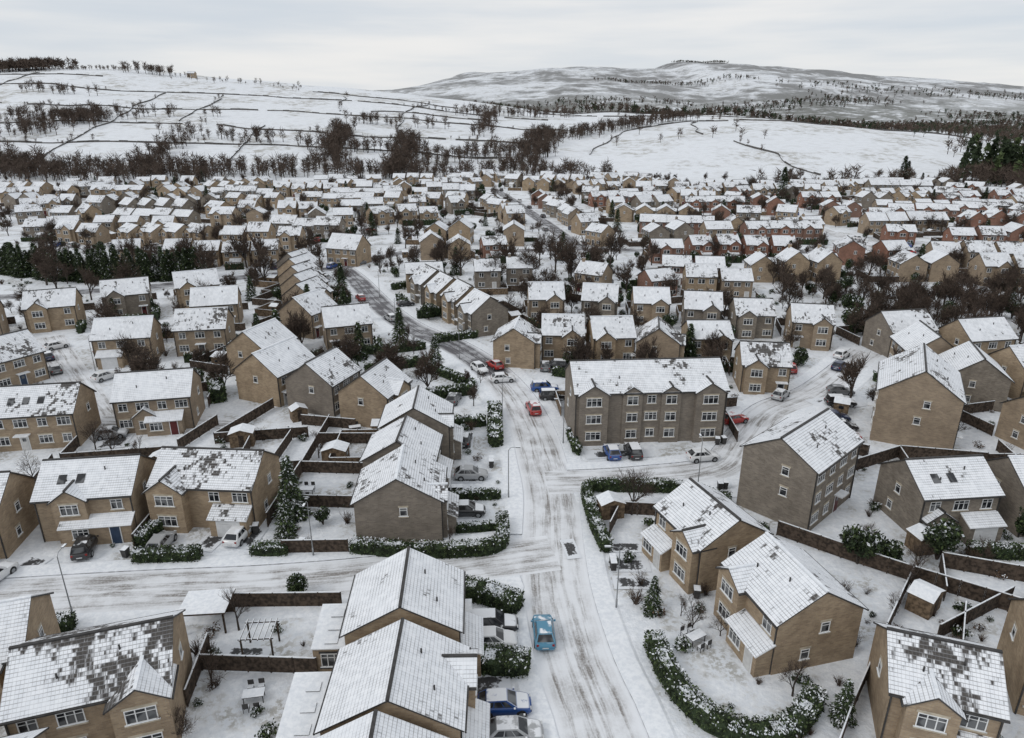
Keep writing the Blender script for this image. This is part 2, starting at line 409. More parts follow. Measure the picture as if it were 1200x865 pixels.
def house(L=9,D=7.5,st=2,pitch=36,wings=(),lean=None,det=True,rg=R,chim=False,gabw=True,sky=0,extra=None):
    mb=MB(); ev=.15+SH_*st; t=math.tan(math.radians(pitch)); rise=D/2*t; a=L/2; b=D/2
    X=(1,0,0)
    mb.face([(-a,-b,-.5),(a,-b,-.5),(a,-b,ev),(-a,-b,ev)],0); mb.face([(a,b,-.5),(-a,b,-.5),(-a,b,ev),(a,b,ev)],0)
    mb.face([(a,-b,-.5),(a,b,-.5),(a,b,ev),(a,0,ev+rise),(a,-b,ev)],0)
    mb.face([(-a,b,-.5),(-a,-b,-.5),(-a,-b,ev),(-a,0,ev+rise),(-a,b,ev)],0)
    hroof(mb,-a,a,b,ev,rise,'x',0)
    skips=[]
    for (xo,w,pj,st2) in wings:
        ev2=.15+SH_*st2 - (0 if st2<st else .15); r2=w/2*math.tan(math.radians(pitch+2)); y0=-b-pj
        yend=min(0,(ev2+r2-ev)/t-b) if ev2+r2>ev else -b+.1
        mb.face([(xo-w/2,y0,-.5),(xo+w/2,y0,-.5),(xo+w/2,y0,ev2),(xo,y0,ev2+r2),(xo-w/2,y0,ev2)],0)
        mb.face([(xo+w/2,y0,-.5),(xo+w/2,-b+.05,-.5),(xo+w/2,-b+.05,ev2),(xo+w/2,y0,ev2)],0)
        mb.face([(xo-w/2,-b+.05,-.5),(xo-w/2,y0,-.5),(xo-w/2,y0,ev2),(xo-w/2,-b+.05,ev2)],0)
        hroof(mb,y0,yend,w/2,ev2,r2,'y',xo,.22,.15)
        o=(xo,y0,0)
        for s in range(st2): window(mb,o,X,(0,-1,0),0,s*SH_+.85,min(2.0,w*.55),1.2,det)
        skips.append((xo-w/2,xo+w/2,ev2))
    if lean:
        xo,w,dp,kind=lean; zh=2.2; z1=min(zh+dp*.4+.1,2.95); y0=-b-dp
        mb.face([(xo-w/2,y0,-.3),(xo+w/2,y0,-.3),(xo+w/2,y0,zh),(xo-w/2,y0,zh)],0)
        mb.face([(xo+w/2,y0,-.3),(xo+w/2,-b,-.3),(xo+w/2,-b,z1),(xo+w/2,y0,zh)],0)
        mb.face([(xo-w/2,-b,-.3),(xo-w/2,y0,-.3),(xo-w/2,y0,zh),(xo-w/2,-b,z1)],0)
        mb.slab([(xo-w/2-.15,y0-.25,zh-.02),(xo+w/2+.15,y0-.25,zh-.02),(xo+w/2+.15,-b-.01,z1+.12),(xo-w/2-.15,-b-.01,z1+.12)],.12,1,2)
        o=(xo,y0,0)
        if kind=='garage':
            gw=min(2.4,w-.5); mb.fbox(o,X,(0,-1,0),-gw/2-.08,gw/2+.08,0,2.05,0,.03,2)
            for i in range(5): mb.fbox(o,X,(0,-1,0),-gw/2,gw/2,.02+i*.4,.02+i*.4+.37,.03,.06,7)
        else:
            window(mb,o,X,(0,-1,0),-w*.22,.8,1.6,1.15,det); door(mb,o,X,(0,-1,0),w*.27,False)
        skips.append((xo-w/2,xo+w/2,2.7))
    facade(mb,(0,-b,0),X,(0,-1,0),L,st,rg,not(lean and lean[3]!='garage'),det,skips)
    facade(mb,(0,b,0),(-1,0,0),(0,1,0),L,st,rg,True,det)
    if gabw:
        for sx,r in ((a,(0,1,0)),(-a,(0,-1,0))):
            n=(1 if sx>0 else -1,0,0)
            window(mb,(sx,0,0),r,n,rg.uniform(-1.2,1.2),SH_+.95,.8,1.0,det)
            if st>2: window(mb,(sx,0,0),r,n,.9,2*SH_+.95,.8,1.0,det)
            if rg.random()<.4: window(mb,(sx,0,0),r,n,-1.0,1.0,.8,1.0,det)
    if det:
        for sx in (-a+.12,a-.12):
            mb.fbox((sx,-b,0),X,(0,-1,0),-.05,.05,0,ev-.1,.01,.11,6)
        for (u,v) in ((a*.35,.35),(-a*.4,.6)):
            yy=-b*v; zz=ev+(b+yy)*t+.14; mb.cyl((u,yy,zz-.1),(u,yy,zz+.35),.07,8,6)
    for i in range(sky):
        u=-a*.5+i*1.8; yy=-b*.55; zz=ev+(b+yy)*t+.14
        mb.slab([(u-.4,yy-.5,zz-.5*t+.07),(u+.4,yy-.5,zz-.5*t+.07),(u+.4,yy+.4,zz+.4*t+.07),(u-.4,yy+.4,zz+.4*t+.07)],.08,3,6)
    if chim:
        mb.box(a-1.1,a-.4,-.35,.35,ev+rise-.6,ev+rise+.9,0,8); mb.cyl((a-.75,0,ev+rise+.9),(a-.75,0,ev+rise+1.2),.12,8,5)
    return mb
def hmats(w,d=None): return [w,M_roof,M_frame,M_glass,M_stone,d or R.choice(M_doors),M_dark,M_garage,M_snow]
HS=[]  # footprints
def free(x,y,r): return all((x-h[0])**2+(y-h[1])**2>(r+h[2])**2 for h in HS)
PL=[]
def addhouse(x,y,rot,wall=None,name='stone_house',z=0,**kw):
    mb=house(**kw); wall=wall or (M_buff if R.random()<.65 else M_grey)
    place(name,mb.mesh(name,hmats(wall),True),x,y,z,rot)
    HS.append((x,y,max(kw.get('L',9),kw.get('D',7.5))*.52)); PL.append((x,y,rot,kw.get('L',9),kw.get('D',7.5)))
# townhouse block
addhouse(18.2,89,4,M_grey,'townhouse_terrace',L=20.5,D=9,st=3,pitch=32,wings=((-7.8,3.8,.6,3),(-2.6,2.6,.25,3),(2.6,2.6,.25,3),(7.8,3.8,.6,3)))
# foreground centre
addhouse(-8.5,45.6,93,M_buff,L=7.2,D=8.6,pitch=29,lean=(-1,4,1.6,'garage'),z=.15)
addhouse(-7.9,37.2,91,M_buff,L=7.2,D=9.0,pitch=29,lean=(-1,4,1.6,'garage'),wings=((1.8,3.2,.8,2),),z=-.25)
addhouse(-8.3,28.8,92,M_buff,L=7.8,D=9.0,pitch=29,z=-.4)
# foreground left
addhouse(-29.6,39.4,18,M_buff,L=10,D=7.6,pitch=32,wings=((3.2,3.6,1.2,2),))
addhouse(-40.5,42.0,18,M_buff,L=8,D=7.2,pitch=33,wings=((1,3.4,1,2),))
addhouse(-33,28.5,18,M_buff,L=9,D=7.2,pitch=33)
# right foreground
addhouse(30.2,38.8,-19,M_buff,L=6.8,D=6.8,pitch=33,wings=((-.9,3.2,.9,2),),lean=(2.0,2.8,1.4,'porch'))
addhouse(23.3,47.9,284,M_buff,L=8,D=7.6,pitch=31,wings=((-2.0,3.2,.8,2),),lean=(1.8,4.2,1.5,'porch'))
addhouse(19.3,57.8,290,M_buff,L=7.8,D=7.4,pitch=31,wings=((2.0,3.2,.8,2),),lean=(-2,3.6,1.4,'porch'))
addhouse(32.4,69.4,43,M_grey,L=11,D=8.2,st=3,pitch=30)
addhouse(46.0,65.8,6,M_grey,L=8.6,D=7.4,pitch=33,sky=2,lean=(2.2,3.8,1.5,'garage'),wings=((-2.4,3,.8,1),))
addhouse(57.5,66,2,M_grey,L=9,D=7.4,pitch=34)
addhouse(56,88.5,62,M_buff,L=12.5,D=9.6,st=3,pitch=35)
addhouse(42.5,41,-25,M_buff,L=8,D=7.2)
addhouse(71,100,250,M_grey,L=9,D=8); addhouse(70,111,260,M_buff,L=9,D=8); addhouse(82,103,10,L=9,D=7.5); addhouse(83,118,10,L=9,D=7.5)
addhouse(72,123,10,L=9,D=7.5); addhouse(72,84,15,M_buff,L=9,D=7.5)
# centre-left column beside the main road
for i,(x,y) in enumerate(((-11.8,64.6),(-12.8,72.8),(-12.2,81.2))):
    addhouse(x,y,(93,89,92)[i],M_grey,L=(7.2,6.8,7)[i],D=(8.8,8,8.4)[i],pitch=31,lean=(0,4.2,1.4,'garage'),wings=((-1.6,2.8,.5,2),) if i!=1 else (),z=(-.1,.15,.45)[i])
addhouse(-19.8,92.8,72,L=7.4,D=7.6,wings=((0,3.6,.8,2),)); addhouse(-28.5,97.5,70,L=7.6,D=8); addhouse(-37.0,102,66,L=9,D=8.2); addhouse(-43,113,70,L=8.2,D=8)
addhouse(-31.5,126.5,20,L=8.5,D=7.5); addhouse(-41,135,65,L=8,D=8)
for i in range(5): addhouse(-44.5-3.2*i,147+9*i,72,L=7.6,D=7.6,det=False,wings=((0,3.4,.8,2),),z=R.uniform(-.4,.4))
# left
addhouse(-32.6,67.6,-4,M_buff,L=11.2,D=7.4,pitch=34,wings=((-3.4,3.8,1.2,2),),lean=(3.3,4.0,1.6,'garage'))
addhouse(-44.6,65.6,8,M_buff,L=9.4,D=7.4,pitch=34,wings=((-1.2,3.2,.6,2),),lean=(1.2,6.8,1.3,'porch'),sky=2)
addhouse(-55.5,61.5,8,M_buff,L=9,D=7.4,lean=(1.5,4,1.4,'garage'))
addhouse(-50.5,91.5,12,M_buff,L=10,D=7.3,lean=(1.5,4.6,1.6,'porch'),wings=((-1.0,3,.8,1),))
addhouse(-63.5,86,10,M_buff,L=10.4,D=7.4,sky=3)
addhouse(-76,82,10,M_buff,L=9,D=7.4)
addhouse(-69,118.5,12,L=9.5,D=7.3,lean=(-2,4,1.5,'garage')); addhouse(-57.5,124,10,L=9,D=7.6); 
addhouse(-83,107,60,L=8,D=8)
for x,y in ((-73,157),(-85,149),(-95,139),(-105,130)): addhouse(x,y,22+R.uniform(-8,8),L=9.2,D=7.4,wings=((-2,3.4,.8,2),))
addhouse(-62,141,15,L=9,D=7.5)
# rows behind the townhouses
for x,y,r in ((.8,117,-8),(9.2,120,-3),(17.6,118.2,4),(25.6,116,-10),(35,118.8,0),(40.5,105.5,-8),(57,127.5,-12),(48,134,-5),(39.2,138.5,-9),(29.4,143,-4),(19,145,-10),(7.2,144.5,2)):
    ex=90 if R.random()<.3 else 0
    addhouse(x,y,r+ex,L=7.4,D=7.2,pitch=R.uniform(31,38),wings=((R.choice((-1.6,1.6)),3.2,.9,2),),z=R.uniform(-.3,.3))
for x,y in ((-6,135.5),(-10,144),(-14.5,152),(-19,160.5)): addhouse(x,y,-62,L=7.2,D=8,wings=((0,3.4,.8,2),),z=R.uniform(-.3,.3))
addhouse(-48,203,-20,L=10,D=8,pitch=42)
# shared far meshes
VAR=[]
for i in range(16):
    rg=random.Random(50+i)
    kw=dict(L=rg.choice((6.4,7.2,8.0,9)),D=rg.choice((6.4,6.8,7.4)),pitch=rg.uniform(28,38),det=False,rg=rg,chim=rg.random()<.35)
    if rg.random()<.6: kw['wings']=((rg.uniform(-1.5,1.5),3.2,.8,2),)
    if rg.random()<.4: kw['lean']=(rg.uniform(-1,1),3,1.4,'garage')
    w=(M_buff,M_buff,M_grey,M_red)[i%4]
    VAR.append((house(**kw).mesh('terrace_house',hmats(w),True),i%4))
V1=[v for v,k in VAR if k!=3]; V2=[v for v,k in VAR if k==3]
ROWS=[((-160,236),(-62,232),0),((-175,252),(-60,250),0),((-200,276),(-20,278),0),((-215,300),(-20,302),0),((-232,325),(-18,328),0),((-255,355),(-16,354),0),
((-280,380),(-20,378),0),((-250,405),(40,402),0),((-120,425),(60,428),0),((-20,448),(90,448),0),
((-34,208),(-4,206),.2),((-30,236),(8,238),.2),((6,262),(-14,345),.1),((30,236),(12,350),.1),((6,182),(-28,176),.2),
((16,165),(60,168),.3),((34,182),(90,186),.5),((98,180),(150,170),.5),((40,204),(160,202),.6),((175,190),(250,182),.4),((130,160),(180,150),.4),
((40,236),(200,232),.6),((215,222),(270,214),.5),((42,258),(240,258),.5),((40,284),(262,282),.4),((38,308),(285,306),.4),((34,332),(305,330),.4),((30,356),(330,352),.3),((28,380),(300,378),.3),((60,402),(250,398),.2),((260,240),(330,300),.3),((105,132),(135,118),.3),((120,142),(160,132),.3),((96,112),(120,104),.3),((-120,205),(-70,212),.1)]
for (a,b,rp) in ROWS:
    dx,dy=b[0]-a[0],b[1]-a[1]; L=math.hypot(dx,dy); ang=math.degrees(math.atan2(dy,dx)); s=0; ph=R.uniform(0,6); flip=R.choice((0,180)) if R.random()<.3 else 0
    run=0; mesh=R.choice(V1); extra=0; jog=0
    while s<L:
        x=a[0]+dx*s/L; y=a[1]+dy*s/L+6*math.sin(s/28+ph)+jog
        tang=ang+math.degrees(math.atan(6/28*math.cos(s/28+ph)))
        if run<=0: mesh=R.choice(V2) if R.random()<rp else R.choice(V1); run=R.choice((1,1,2,2,3,4)); s+=R.uniform(2,10); extra=R.choice((90,90,25,-25)) if R.random()<.45 else R.uniform(-6,6); jog=R.uniform(-4,4); continue
        if free(x,y,3.7) and road_d(x,y)>4.3:
            rt=tang+flip+extra+R.uniform(-3,3)
            place('terrace_house',mesh,x,y,R.uniform(-.4,.4),rt,(1,1,R.uniform(.90,1.06))); HS.append((x,y,4.0)); PL.append((x,y,rt,8,7.5))
        s+=8.3; run-=1
# ------------------------------------------------------------------ fences
def fence_run(mb,p,q,h=1.7):
    p=Vector((*p,0)); q=Vector((*q,0)); L=(q-p).length; n=max(1,int(L/1.85)); d=(q-p)/L; r=(d.x,d.y,0); nn=(d.y,-d.x,0)
    for i in range(n):
        a=L*i/n; b=L*(i+1)/n
        mb.fbox(p,r,nn,a+.06,b-.06,.08,h,-.025,.025,0); mb.fbox(p,r,nn,a-.05,a+.05,0,h+.08,-.05,.05,0,1)
        mb.fbox(p,r,nn,a+.06,b-.06,h,h+.07,-.05,.05,1)
    mb.fbox(p,r,nn,L-.05,L+.05,0,h+.08,-.05,.05,0,1)
def fence(pts,h=1.7,m=None,name='garden_fence'):
    mb=MB()
    for a,b in zip(pts,pts[1:]): fence_run(mb,a,b,h)
    place(name,mb.mesh(name,[m or M_fence,M_snow]))
for pts in ([(28,62.5),(33,58.5),(38,54.8),(46,49.5),(52,47)],[(38,54.8),(31.5,47),(25,39),(22,35)],[(42,57),(39.5,52)],[(42,57),(52,53.5),(60,51)],[(36,47),(45.6,52)],
   [(-27.5,51),(-15.4,51.2)],[(-25.2,46),(-24.4,40)],[(-24.8,43.6),(-15.5,43.2)],[(-23.2,59.2),(-16.6,59.4)],[(-38.6,60),(-39,74),(-52,76)],[(-26.3,64),(-26,76),(-39,74)],
   [(-26,76),(-17.5,75.6)],[(-26,84),(-17.5,84)],[(-26,76),(-26,90)],[(-17.5,67.8),(-24,68)],[(-40,84),(-28,86)],[(-40,84),(-36,96)],[(-45,80),(-57,78)],[(-57,78),(-59,90)],
   [(33,78),(40,84),(46,80)],[(40,84),(44,92)],[(38,74),(50,80),(60,78)],[(50,80),(48,71)],[(62,70),(64,82)],[(60,78),(72,78)],[(12,66.6),(15.8,66.2)],[(12,66.6),(10.3,62.5)],
   [(24,94.5),(34,96.5)],[(30.5,84.5),(31,93)],[(8,94),(8.4,101)],[(52,75),(66,72)],[(66,72),(80,74)],[(40,50),(36,44)],[(48,53),(43,47)],[(-56,70),(-58,78)],[(-70,72),(-72,88)],
   [(-30,78),(-30,85)],[(-34,76),(-35,84)],[(-44,82),(-42,90)],[(55,48),(50,42)],[(56,56),(57,50)],[(-22,88.5),(-30,90)]):
    fence(pts,1.75 if len(pts)>2 else 1.6,M_fence)
# far boundary hedge, shared
def leafquad(mb,p,s,mat,rg=R,n=None):
    a=Vector((rg.uniform(-1,1),rg.uniform(-1,1),rg.uniform(-1,1))).normalized(); b=a.orthogonal().normalized(); b.rotate(Matrix.Rotation(rg.uniform(0,6.28),3,a))
    p=Vector(p); s1=s*rg.uniform(.6,1.3)
    mb.face((p-a*s1,p+b*s1*.5,p+a*s1,p-b*s1*.5),mat)
VM=[M_leaf,M_leaf2,M_snow,M_bark,M_twig,M_leafb]
FH=[]
for i in range(3):
    mb=MB(); L=9; mb.box(-L/2,L/2,-.4,.4,0,1.5,0)
    for _ in range(420):
        z=R.uniform(.1,1.8); leafquad(mb,(R.uniform(-L/2,L/2),R.choice((-1,1))*R.uniform(.2,.65),z),.26,2 if (z>1.5 and R.random()<.3) else R.choice((0,0,1) if i<2 else (4,5,0)))
    FH.append(mb.mesh('hedge',VM))
for (x,y,rot,L,D) in PL:
    if y<78 and abs(x)<62: continue
    c,s=math.cos(math.radians(rot)),math.sin(math.radians(rot)); dd=R.uniform(5,8); w=L/2+.5
    P=[(-w,D/2),(-w,D/2+dd),(w,D/2+dd)]
    if y<110: P.append((w,D/2))
    P=[(x+u*c-v*s,y+u*s+v*c) for u,v in P]
    ok=True
    for a,b in zip(P,P[1:]):
        for k in (.33,.66,1):
            qx,qy=a[0]+(b[0]-a[0])*k,a[1]+(b[1]-a[1])*k
            if road_d(qx,qy)<1.5 or any((qx-h[0])**2+(qy-h[1])**2<(h[2]*.9)**2 for h in HS if abs(h[0]-x)>.01): ok=False
    if ok: fence(P,1.65,R.choice((M_fence,M_fence,M_fence2)))
    if y>100 and R.random()<.6:
        for u,v,rr in ((0,-D/2-3.5,0),(w+.3,-D/2-2,90)):
            X,Y=x+u*c-v*s,y+u*s+v*c
            if R.random()<.6 and free(X,Y,1.5) and road_d(X,Y)>1.5: place('hedge',R.choice(FH),X,Y,0,rot+rr,(R.uniform(.5,.9),1,R.uniform(.7,1.4)))
# ------------------------------------------------------------------ vegetation
HEDGES=[([(-5.9,53.2),(-2.4,52.3),(.6,50.6)],2.0,1.5),([(-3.0,44.2),(1.3,43.6)],2.2,1.4),([(-16.3,59.6),(-8,58.9),(-1.9,59.6),(-1.0,61.5),(-1.1,65)],1.3,1.4),
 ([(-37.6,58),(-31.2,58.4)],1.4,1.3),([(-38.2,60),(-37,66)],1.3,1.6),([(-26.3,59.2),(-22.7,59.2)],1.3,1.2),([(-46,47.2),(-37.9,48.3)],1.6,1.3),([(-60,46),(-47.5,47)],1.6,1.3),
 ([(9.2,71.4),(8.6,70),(8.9,64),(9.6,59.4)],1.2,1.5),([(9.2,71.6),(14,71.6),(20,71.0),(24.5,68)],1.3,1.5),([(11.8,46.4),(12.3,42.5),(13.8,39),(16.6,37),(20,37.5),(23,40.5)],1.6,1.5),
 ([(-33,121),(-24,121.5),(-16.5,124)],1.6,1.5),([(-25,111),(-14.5,116)],1.8,1.6),([(-14.5,99),(-6.2,102)],1.7,1.6),([(-2.6,95),(-2.2,83)],1.9,1.6),([(-11,89.2),(-3.9,90)],1.5,1.4),([(-7,69.8),(-1.4,70)],1.0,1.1),([(-6,63.0),(-1.4,63.6)],.8,1.0),
 ([(-15,128),(-7,131)],1.6,1.5),([(7.9,87),(8.6,80.5)],1.0,1.2),([(-36,119),(-27,112)],1.6,1.5),([(-6.2,104),(-14,112)],1.3,1.4),([(24,64),(27,62.5)],1,1.2),([(-60,100),(-50,104)],2.2,2.4),([(-48,104),(-45,98)],2.2,2.5),([(46,59),(56,58)],1.2,1.4),([(7,110),(14,107)],1.2,1.4),([(-22,162),(-12,166)],1.5,1.5),([(-30,170),(-24,176)],1.5,1.5)]
for pts,w,h in HEDGES:
    mb=MB(); c=smooth(pts,.8); near=pts[0][1]<80; ls=.115 if near else .22; den=65 if near else 18
    prev=None; nseg=len(c)
    for k,p in enumerate(c):
        t=(c[min(k+1,nseg-1)]-c[max(k-1,0)]).normalized(); nr=Vector((t.y,-t.x,0)); tap=.6 if k in (0,nseg-1) else 1
        ww=(w/2-.12+R.uniform(-.10,.10))*tap; hh=(h-.08+R.uniform(-.09,.09))*(.85 if tap<1 else 1)
        cur=[p-nr*ww,p-nr*ww*.97+Vector((0,0,hh*.85)),p-nr*ww*.55+Vector((0,0,hh)),p+nr*ww*.55+Vector((0,0,hh+R.uniform(-.04,.04))),p+nr*ww*.97+Vector((0,0,hh*.85)),p+nr*ww]
        if prev:
            for i in range(5): mb.face((prev[i],prev[i+1],cur[i+1],cur[i]),2 if (i==2 and R.random()<.3) else 0)
            sl=(c[k]-c[k-1]).length
            for _ in range(int(sl*(2*h+w)*den)):
                f=R.random(); base=c[k-1]+(p-c[k-1])*f; e=R.uniform(0,2*h+w)
                if e<h: q=base-nr*(w/2-.05)+Vector((0,0,e)); sn=.01+.15*(e/h)**6
                elif e<2*h: q=base+nr*(w/2-.05)+Vector((0,0,e-h)); sn=.01+.15*((e-h)/h)**6
                else: q=base+nr*(e-2*h-w/2)+Vector((0,0,h)); sn=.08+.70*max(0,min(1,.40+1.9*noise.noise(q*.6)))
                q=q+Vector((R.gauss(0,.06),R.gauss(0,.06),R.gauss(0,.05)))
                leafquad(mb,q,ls,2 if R.random()<sn else (1 if R.random()<.5 else 0))
        else: mb.face(cur[::-1],0)
        if k in (0,nseg-1):
            tt=-t if k==0 else t
            for _ in range(int(w*h*den)): leafquad(mb,p+tt*R.uniform(0,.12)+nr*R.uniform(-w/2,w/2)*.8+Vector((0,0,R.uniform(0,h))),ls,1 if R.random()<.35 else 0)
        prev=cur
    mb.face(prev,0)
    place('hedge',mb.mesh('hedge',VM))
def bare_tree(seed,h,depth=5,k=3,twig=3,spread=.55,tw=.010,up=.10):
    rg=random.Random(seed); mb=MB()
    def br(p,d,l,r,dep):
        q=p+d*l; mb.tube(p,q,max(r,tw),max(r*.68,tw),5 if dep>=depth-1 else 3,3 if dep>1 else 4)
        if dep==0:
            for _ in range(twig):
                dd=(d+Vector((rg.gauss(0,.5),rg.gauss(0,.5),rg.gauss(.1,.4)))).normalized(); s=p+d*l*rg.random(); e=s+dd*l*rg.uniform(.7,1.3); o=dd.orthogonal()*tw
                mb.face((s-o,s+o,e),4)
            return
        n=k+(1 if rg.random()<.4 else 0)
        for i in range(n):
            a=6.283*i/n+rg.uniform(-.5,.5); sp=spread*rg.uniform(.6,1.4) if i else spread*.25
            o=d.orthogonal().normalized(); o.rotate(Matrix.Rotation(a,3,d))
            dd=(d*math.cos(sp)+o*math.sin(sp)+Vector((0,0,up))).normalized()
            br(p+d*l*(rg.uniform(.5,.98) if i else 1.0),dd,l*(rg.uniform(.60,.80) if i else .84),r*(.55 if i else .66),dep-1)
    br(Vector((0,0,-.05)),Vector((rg.uniform(-.05,.05),rg.uniform(-.05,.05),1)).normalized(),h*.25,h*.022,depth)
    return mb.mesh('bare_tree',VM)
def conifer(seed,h,rad,n,sn=.16,ls=.16):
    rg=random.Random(seed); mb=MB(); mb.tube((0,0,-.05),(0,0,h*.95),h*.02,.02,6,3); lay=max(6,int(h/.55))
    for _ in range(n):
        t=rg.random()**1.35; z=t; lf=(z*lay)%1.0
        R0=rad*(1-z)**.85*(1.12-.45*lf)+.04; a=rg.uniform(0,6.283); wob=.82+.25*math.sin(a*3+int(z*lay)*2.1); rr=R0*wob*rg.uniform(.35,1)**.5
        p=Vector((math.cos(a)*rr,math.sin(a)*rr,h*(.05+.95*z)-rr*.22))
        out=Vector((math.cos(a),math.sin(a),rg.uniform(-.7,.1))); s=ls*rg.uniform(.7,1.6)*h/4
        sd=Vector((-math.sin(a),math.cos(a),rg.uniform(-.3,.3)))*s*.35
        top=rg.random()<sn
        mb.face((p-sd,p+out*s,p+sd),2 if top else (1 if rg.random()<.25 else 0))
        if top: mb.face((p-sd-Vector((0,0,.03)),p+out*s*1.1-Vector((0,0,.06)),p+sd-Vector((0,0,.03))),0)
    return mb.mesh('conifer_tree',VM)
def bush(seed,rx,h,n,mats=(0,0,1),sn=.3,ls=.12):
    rg=random.Random(seed); mb=MB(); lob=[(rg.uniform(-.4,.4),rg.uniform(-.4,.4),rg.uniform(.3,.75),rg.uniform(.35,.6)) for _ in range(7)]
    for i in range(5): mb.tube((0,0,0),(rg.uniform(-.5,.5)*rx,rg.uniform(-.5,.5)*rx,h*.7),.03*h,.01,4,3)
    for _ in range(n):
        L=rg.choice(lob); v=Vector((rg.gauss(0,1),rg.gauss(0,1),rg.gauss(0,1))).normalized()*L[3]*rg.uniform(.5,1.05)
        z=max(.03,L[2]+v.z*.7); p=Vector(((L[0]+v.x)*rx,(L[1]+v.y)*rx,z*h*.85))
        leafquad(mb,p,ls,2 if (v.z>.08 and rg.random()<sn*1.8) else rg.choice(mats),rg)
    return mb.mesh('garden_shrub',VM)
def twiggy(seed,h):
    rg=random.Random(seed); mb=MB()
    for _ in range(55):
        a=rg.uniform(0,6.28); d=Vector((math.cos(a)*rg.uniform(.1,.8),math.sin(a)*rg.uniform(.1,.8),1)).normalized(); l=h*rg.uniform(.6,1.1); p=Vector((rg.gauss(0,.1),rg.gauss(0,.1),0)); q=p+d*l; o=d.orthogonal()*.02
        mb.face((p-o,p+o,q),4)
        for _ in range(5):
            s=p+d*l*rg.uniform(.3,.95); e=s+(d+Vector((rg.gauss(0,.6),rg.gauss(0,.6),rg.gauss(0,.4))))*l*.25; mb.face((s-o*.7,s+o*.7,e),4 if rg.random()<.8 else 5)
    return mb.mesh('garden_shrub',VM)
BT=[bare_tree(100+i,7,5,3,3) for i in range(3)]; BTf=[bare_tree(200+i,8,4,4,4,.55,.026,.12) for i in range(5)]
CT=[conifer(300+i,6,1.7,2600) for i in range(2)]; CTd=[conifer(310+i,8,2.1,1700,.03,.2) for i in range(2)]
EB=[bush(400+i,2.2,4.5,2600,(0,0,0,1),.06,.22) for i in range(2)]
SB=[bush(410+i,1.0,1.2,260,(0,0,1),.2,.14) for i in range(3)]+[bush(420+i,1.0,1.1,160,(4,5,4),.2,.12) for i in range(1)]+[twiggy(430+i,1.4) for i in range(3)]
def nt_(name,me,x,y,s=1,z=0): place(name,me,x,y,z,R.uniform(0,360),s)
for x,y,s in ((13.3,66.5,.95),(-23.6,48.2,.7),(15.5,48,.55),(21.5,41,.6),(-6.5,61,.35),(-25,80,.6),(-52,80.5,.7),(-20,122,.6),(60,85,.8),(-5.2,106,.4),(46,57,.5),(36,60,.5),(-23.7,36.5,.6),(15,50,.35),(17.8,47.5,.4),(-23.4,42,.55),(-47,78,.6),(-58,74,.6),(37,53,.6),(39.3,56.2,.55),(34,50,.4),(-33,77,.5),(-55,82,.7),(-57,102,.8),(-52,100,.8)): nt_('bare_tree',R.choice(BT),x,y,s)
for x,y,s,m in ((-24.2,66,1.25,0),(-23.8,62.6,.8,1),(-13.2,112,1.1,0),(12.6,50.6,.62,1),(24.3,38.8,.62,0)): nt_('conifer_tree',CT[m],x,y,s)
for x,y,s in ((34.2,57.6,1.0),(42.5,58.3,1.05),(53.5,60.5,1.2),(37.5,57.3,.7),(-20,52.6,.6),(-43,104,.8),(-20.5,64.5,.5),(-60,99,.8),(-14,125.5,.5)): nt_('evergreen_tree',R.choice(EB),x,y,s)
for i in range(70): # tall conifer hedge on the left
    x=-162+i*1.15+R.uniform(-.4,.4); nt_('conifer_tree',R.choice(CTd),x,187+3*math.sin(i/9)+R.uniform(-1.5,1.5)-.12*(x+150),R.uniform(.85,1.15))
big=[((-120,175),1.6),((-86,182),1.8),((-80,178),1.6),((-70,190),1.6),((-95,168),1.3),((20,178),1.7),((12,190),1.7),((28,196),1.6),((62,150),1.3),((-4,172),1.3),((-14,186),1.5),((-132,198),1.6),((4,176),1.5),((-64,176),1.4),((-100,160),1.2),((16,184),1.6),((24,188),1.5),((34,176),1.3),((-76,196),1.6),((-90,190),1.5),((-108,196),1.4),((-60,206),1.4),((8,200),1.4),((-113,168),1.4),((-126,186),1.6),((0,190),1.5),((-20,196),1.4)]
for (x,y),s in big: nt_('bare_tree',R.choice(BTf),x,y,s)
cnt=0
while cnt<110:
    x,y=R.uniform(64,130),R.uniform(126,168)
    if free(x,y,1) and road_d(x,y)>2: nt_('bare_tree' if cnt%5 else 'evergreen_tree',R.choice(BTf) if cnt%5 else R.choice(EB),x,y,R.uniform(.6,1.25)); 
    cnt+=1
cnt=0
while cnt<1300:
    y=36+185*R.random()**1.1; x=R.uniform(-.78,.78)*(y+12); cnt+=1
    if road_d(x,y)<2.6 or not free(x,y,.7): continue
    m=R.choice(SB); nt_('garden_shrub',m,x,y,R.uniform(.35,1.1))
cnt=0
while cnt<1400:
    y=R.uniform(95,455); x=R.uniform(-.75,.75)*y; cnt+=1
    if road_d(x,y)<2.2 or not free(x,y,.5): continue
    k=R.random()
    if k<.76: nt_('bare_tree',R.choice(BTf),x,y,R.uniform(.35,1.2),T(x,y))
    elif k<.93: nt_('evergreen_tree',R.choice(EB),x,y,R.uniform(.4,1.0),T(x,y))
    else: nt_('conifer_tree',R.choice(CTd),x,y,R.uniform(.4,1.1),T(x,y))
for x,y,s in ((134,352,2.1),(232,425,2.2),(236,428,1.8)): nt_('conifer_tree',CTd[0],x,y,s,T(x,y))
